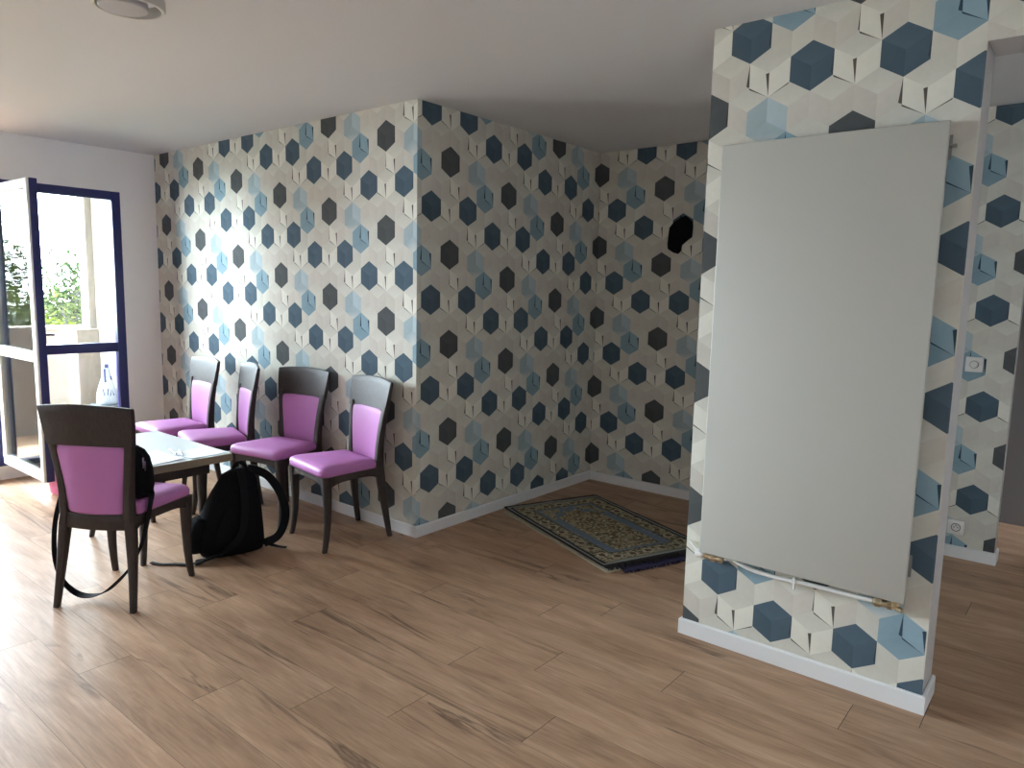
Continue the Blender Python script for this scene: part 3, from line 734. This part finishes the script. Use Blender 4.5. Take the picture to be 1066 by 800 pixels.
# ------------------------------------------------------------------ dimmer and socket, black cloth
sw = thing('light_switch', 'square white dimmer switch with round knob on the wallpaper behind the partition', 'switch', (2.504, YC, 1.114))
m = MB(); m.rbox(-.042, .042, -.010, 0, -.042, .042, .004); pl = m.build('plate', M['plastic_white'], sw)
m = MB(); m.lathe([(.0215, -.0102), (.0215, -.012), (.0195, -.012), (.0195, -.0102)], (0, 0, 0), 'y', 28); m.build('knob_recess', M['plastic_grey'], sw)
m = MB(); m.lathe([(.019, -.009), (.0185, -.022), (.016, -.0245), (.004, -.025)], (0, 0, 0), 'y', 28); m.build('knob', M['plastic_white'], sw)
so = thing('power_socket', 'square white power socket low on the wallpaper near the floor', 'socket', (2.497, YC, .176))
m = MB(); m.rbox(-.042, .042, -.010, 0, -.042, .042, .004); m.build('plate', M['plastic_white'], so)
m = MB(); m.lathe([(.024, -.0098), (.024, -.0125), (.0205, -.0125), (.0195, -.0095)], (0, 0, 0), 'y', 32); m.build('socket_rim', M['plastic_grey'], so)
m = MB(); m.lathe([(.0195, -.0095), (.019, -.0108), (.003, -.0108)], (0, 0, 0), 'y', 32); m.build('socket_well', M['plastic_white'], so)
for x, z in ((-.0095, 0), (.0095, 0)):
    m = MB(); m.lathe([(.0032, -.0105), (.003, -.0114), (.0008, -.0114)], (x, 0, z), 'y', 12); m.build('contact_hole', M['pen_dark'], so)
m = MB(); m.tube([(0, -.0105, .011), (0, -.021, .011), (0, -.023, .011)], [.0026, .0026, .001], 10); m.build('earth_pin', M['metal'], so)

cl = thing('hanging_cap', 'small black fabric cap hanging on the recess wallpaper near the partition', 'cap', (.69, YC, 1.76))
prof = [(-.008, .235), (.03, .248), (.085, .205), (.09, .17), (.086, .10), (.05, .075), (.012, .045), (.0, .0), (-.01, -.015), (-.05, -.005), (-.092, .02), (-.095, .06), (-.09, .125), (-.085, .17), (-.055, .205)]
pr = rounded_outline(prof, .004, 2); cxx = sum(p.x for p in pr)/len(pr); czz = sum(p.y for p in pr)/len(pr)
m = MB(); m.loft([[(cxx+(p.x-cxx)*s, -d_-.006*math.sin(p.y*40+p.x*25)*(s < .95 and d_ > .01), czz+(p.y-czz)*s) for p in pr] for s, d_ in ((.96, .001), (1.0, .012), (.97, .026), (.86, .038), (.6, .045), (.25, .043))]); m.build('crown', M['black_fabric'], cl, angle=60)
m = MB(); m.tube([(.0, 0, .236), (.0, -.02, .236), (.0, -.028, .246)], .004, 8); m.build('peg', M['black_strap'], cl)

# ------------------------------------------------------------------ ceiling lamp
lp = thing('ceiling_lamp', 'round unlit ceiling lamp, disc inside a wide ring, at the top edge of the photo', 'lamp', (.25, -1.635, H))
def ringm(r0, r1, z0, z1, seg=56):
    m = MB(); m.loft([[(r*math.cos(2*math.pi*k/seg), r*math.sin(2*math.pi*k/seg), z) for k in range(seg)] for r, z in ((r0, z0), (r1-.004, z0), (r1, z0+.006), (r1, z1-.004), (r1-.004, z1), (r0, z1))], closed=True); return m
ringm(.106, .120, -.070, -.030).build('ring', M['lamp_ring'], lp)
m = MB(); m.lathe([(.081, -.050), (.081, -.070), (.077, -.0745), (.004, -.075)], (-.010, -.014, 0), 'z', 48); m.build('disc', M['lamp_disc'], lp)
m = MB(); m.lathe([(.055, 0), (.055, -.03), (.05, -.051), (.004, -.051)], (-.01, -.014, 0), 'z', 32)
for k in range(3):
    a = 2*math.pi*k/3+.3; m.tube([(.05*math.cos(a), .05*math.sin(a), -.044), (.109*math.cos(a), .109*math.sin(a), -.048)], .005, 8)
m.build('base', M['lamp_ring'], lp)

# ------------------------------------------------------------------ balcony
bx0 = -4.75
struct(MB().box(bx0-.12, XL-.1, -5.0, .55, -.25, -.0).build('balcony_floor', M['terracotta'], smooth=False), 'tiled balcony floor outside the open door', 'floor')
struct(MB().box(bx0-.12, bx0, -5.0, .1, 0, 1.0).rbox(bx0-.15, bx0+.03, -5.0, .1, 1.0, 1.03, .008).build('balcony_parapet', M['stucco'], smooth=False), 'cream rendered balcony parapet', 'parapet')
struct(MB().rbox(-4.62, -4.34, -.215, .0, 0, 1.02, .01).box(-4.55, -4.38, -.08, .05, 1.02, 6.5).build('balcony_pier', M['stucco'], smooth=False), 'cream rendered pier and column at the end of the parapet', 'column')
struct(MB().box(-4.5, XL-.1, -.02, .3, 0, 6.5).build('balcony_side_wall', M['stucco'], smooth=False), 'cream rendered side wall of the balcony', 'wall')
struct(MB().box(bx0, XL-.1, -5.0, .3, 2.52, 2.7).build('added_shading_slab', M['stucco'], smooth=False), 'added slab over the balcony, shading it from the high sky', 'slab')  # unseen slab, added to hold back steep sky light near the window
cr = thing('storage_crate', 'grey crate on the balcony floor under the plastic bag', 'crate', (-3.98, -.125, 0))
m = MB(); m.loft([[(sx*a, sy*b, z) for sx, sy in ((-1, -1), (1, -1), (1, 1), (-1, 1))] for z, a, b in ((0, .12, .075), (.30, .13, .085), (.305, .145, .098), (.33, .145, .098), (.33, .128, .083), (.02, .115, .07))]); m.build('body', M['crate'], cr, smooth=False)
m = MB(); m.rbox(-.14, .14, -.093, .093, .331, .345, .004); m.build('lid', M['crate'], cr)
pgb = thing('plastic_bag', 'white plastic carrier bag with blue print on the crate outside the window', 'bag', (-3.98, -.115, .346), math.pi/2)
def crinkle(levels, n=36, amp=.006):
    rings = []
    for q, (z, hw, hd) in enumerate(levels):
        rings.append([(hw*math.copysign(abs(math.cos(a))**.7, math.cos(a))*(1+amp*8*math.sin(a*7+q)), hd*math.copysign(abs(math.sin(a))**.7, math.sin(a))*(1+amp*10*math.sin(a*5+q*1.7)), z) for a in [2*math.pi*k/n for k in range(n)]])
    return rings
m = MB(); m.loft(crinkle([(0, .075, .04), (.02, .085, .055), (.10, .082, .055), (.18, .06, .045), (.24, .042, .03), (.30, .034, .02), (.36, .03, .014), (.41, .026, .008)])); m.build('body', M['bag_plastic'], pgb, angle=80)
m = MB()
def stroke(pts, w, yy): m.ribbon([(p[0], yy(p[1]), p[1]) for p in pts], w, .002, (1, 0, 0))
yy = lambda z: -(.0605 if z < .1 else .0605-(z-.1)*.16)
stroke([(-.055, .155), (-.045, .09), (-.03, .14), (-.018, .09), (-.008, .15)], .009, yy)          # printed letters
stroke([(.004, .085), (.02, .145), (.036, .085)], .009, yy); stroke([(.01, .108), (.032, .108)], .008, yy)
m.build('printed_letters', M['bag_blue'], pgb, smooth=False)
m = MB(); m.ribbon([(-.028, -.047, .21), (-.026, -.036, .27), (-.022, -.026, .33)], .017, .003, (1, 0, 0)); m.ribbon([(.026, -.043, .23), (.026, -.036, .265)], .014, .003, (1, 0, 0)); m.rbox(-.02, .012, -.028, -.022, .34, .372, .002); m.build('printed_stripe', M['bag_blue'], pgb)

# ------------------------------------------------------------------ trees beyond the balcony
struct(MB().box(-80, -6, -40, 60, -9.2, -9).build('garden_ground', M['ground'], smooth=False), 'green ground far below the balcony', 'ground')
def tree(name, label, x, y, top, rad, mat, seed, nleaf, leaf=.13, bare=.0):
    rnd = random.Random(seed); base = -9.0
    t = thing(name, label, 'tree', (x, y, base), 0, 'trees beyond the balcony')
    hgt = top-base; m = MB(); tips = []
    def branch(p, d, L, r, depth):
        pts = [p]; q = p.copy(); dd = d.copy()
        for k in range(5):
            dd = (dd+Vector((rnd.uniform(-.2, .2), rnd.uniform(-.2, .2), rnd.uniform(-.03, .14)))).normalized(); q = q+dd*L/5; pts.append(q.copy())
        m.tube(pts, [r*(1-.6*k/5) for k in range(6)], 5 if depth else 8)
        tips.extend(pts[2:] if depth >= 2 else [])
        if depth < 4:
            for k in range(rnd.randint(3, 4)):
                s = pts[rnd.randint(2, 5)]; a = rnd.uniform(0, 6.283)
                nd = (dd*.75+Vector((math.cos(a), math.sin(a), rnd.uniform(-.1, .45)))*.75).normalized()
                branch(s, nd, L*rnd.uniform(.5, .68), r*.45, depth+1)
    m.tube([(0, 0, 0), (.05, .03, hgt*.25), (0, .08, hgt*.45)], [.26, .2, .16], 10)
    for k in range(6):
        a = k*1.047+rnd.uniform(-.4, .4); branch(Vector((0, .08, hgt*rnd.uniform(.30, .45))), Vector((math.cos(a)*.55, math.sin(a)*.55, .8)).normalized(), hgt*.27, .10, 0)
    # fit the crown to its height and radius
    zmax = max(v[2] for v in m.v); rmax = sorted(math.hypot(v[0], v[1]) for v in m.v)[int(len(m.v)*.97)]
    fz, fr = hgt/zmax, rad/rmax
    fit = lambda p: Vector((p[0]*fr, p[1]*fr, p[2]*fz))
    m.v = [tuple(fit(v)) if v[2] > hgt*.3 else v for v in m.v]; tips = [fit(p) for p in tips]
    m.build('trunk', M['bark'], t, angle=60)
    lm = MB()
    for k in range(nleaf):
        if k % 3 == 0: p = rnd.choice(tips)+Vector((rnd.gauss(0, .25), rnd.gauss(0, .25), rnd.gauss(0, .22)))
        else:
            while True:
                q = Vector((rnd.uniform(-1, 1), rnd.uniform(-1, 1), rnd.uniform(-1, 1)))
                if .35 < q.length < 1: break
            q *= .93+.10*math.sin(5*math.atan2(q.y, q.x)+seed)+.07*math.sin(9*q.z+seed)
            p = Vector((q.x*rad*.95, q.y*rad*.95, hgt*.70+q.z*hgt*.285))
        if rnd.random() < bare and p.z > hgt*.84: continue
        a = Vector((rnd.uniform(-1, 1), rnd.uniform(-1, 1), rnd.uniform(-.6, .6))).normalized(); b = a.orthogonal().normalized()
        b = (b*math.cos(k)+a.cross(b)*math.sin(k)); s = leaf*rnd.uniform(.6, 1.3); n = a.cross(b)*s*.12
        lm.add([p, p+a*s*.5+b*s*.26+n, p+a*s, p+a*s*.5-b*s*.26+n], [(0, 1, 2), (0, 2, 3)])
    lm.build('foliage', mat, t, smooth=False, recalc=False)
tree('leafy_tree', 'fresh yellow green tree low behind the parapet in the fixed window', -11.5, 1.7, 1.15, 1.7, M['leaf1'], 1, 12000, .12)
tree('bare_tree', 'half bare branching tree in the middle of the fixed window', -17, 4.6, 2.75, 2.5, M['leaf3'], 5, 7000, .12, .55)
tree('shade_tree', 'dark green tree seen through the glass of the open door leaf', -23, 3.2, 3.9, 2.7, M['leaf2'], 9, 14000, .15, .2)
tree('hedge_tree', 'broad green tree farther behind the others in the fixed window', -27, 8.6, 3.0, 3.2, M['leaf2'], 13, 15000, .18)
tree('side_tree', 'green tree to the left beyond the open balcony door', -26, -7.2, 3.9, 4.2, M['leaf1'], 17, 16000, .2)

# ------------------------------------------------------------------ light
w = bpy.data.worlds.new('sky'); bpy.context.scene.world = w; w.use_nodes = True
bg = w.node_tree.nodes['Background']; bg.inputs[0].default_value = (.78, .895, 1.0, 1); bg.inputs[1].default_value = 42.0
su = bpy.data.lights.new('sun', 'SUN'); su.energy = 38; su.angle = .02; su.color = (1, .97, .93)
so_ = bpy.data.objects.new('sun', su); C.objects.link(so_)
so_.rotation_euler = Vector((1, -1, -2.2)).to_track_quat('-Z', 'Y').to_euler()
for nm, y0, y1 in (('portal_window', YG0, YG1),):
    l = bpy.data.lights.new(nm, 'AREA'); l.shape = 'RECTANGLE'; l.size = ZT-ZS; l.size_y = y1-y0; l.cycles.is_portal = True
    ob = bpy.data.objects.new(nm, l); C.objects.link(ob); ob.location = (XL-.25, (y0+y1)/2, (ZS+ZT)/2); ob.rotation_euler = (0, -math.pi/2, 0)

# ------------------------------------------------------------------ camera
cam = bpy.data.cameras.new('camera'); co = bpy.data.objects.new('camera', cam); C.objects.link(co)
F, YAW, PITCH, ROLL = 753.2, -.6828, .1286, .0221
cam.sensor_fit = 'HORIZONTAL'; cam.sensor_width = 36; cam.lens = 36*F/1066; cam.clip_start = .05; cam.clip_end = 300
fwd0 = Vector((math.sin(YAW), math.cos(YAW), 0)); right0 = Vector((math.cos(YAW), -math.sin(YAW), 0)); up0 = Vector((0, 0, 1))
fwd = fwd0*math.cos(PITCH)-up0*math.sin(PITCH); up = up0*math.cos(PITCH)+fwd0*math.sin(PITCH)
right = right0*math.cos(ROLL)+up*math.sin(ROLL); up2 = up*math.cos(ROLL)-right0*math.sin(ROLL)
co.matrix_world = Matrix(((right.x, up2.x, -fwd.x, 3.0428), (right.y, up2.y, -fwd.y, -2.8641), (right.z, up2.z, -fwd.z, 1.4659), (0, 0, 0, 1)))
sc = bpy.context.scene; sc.camera = co
sc.view_settings.view_transform = 'Standard'; sc.view_settings.look = 'None'; sc.view_settings.gamma = 1; sc.view_settings.exposure = .64
sc.view_settings.use_curve_mapping = False
sc.cycles.use_denoising = True; sc.cycles.max_bounces = 12; sc.cycles.diffuse_bounces = 8; sc.cycles.transparent_max_bounces = 24
sc.cycles.sample_clamp_indirect = 12; sc.cycles.caustics_reflective = False; sc.cycles.caustics_refractive = False
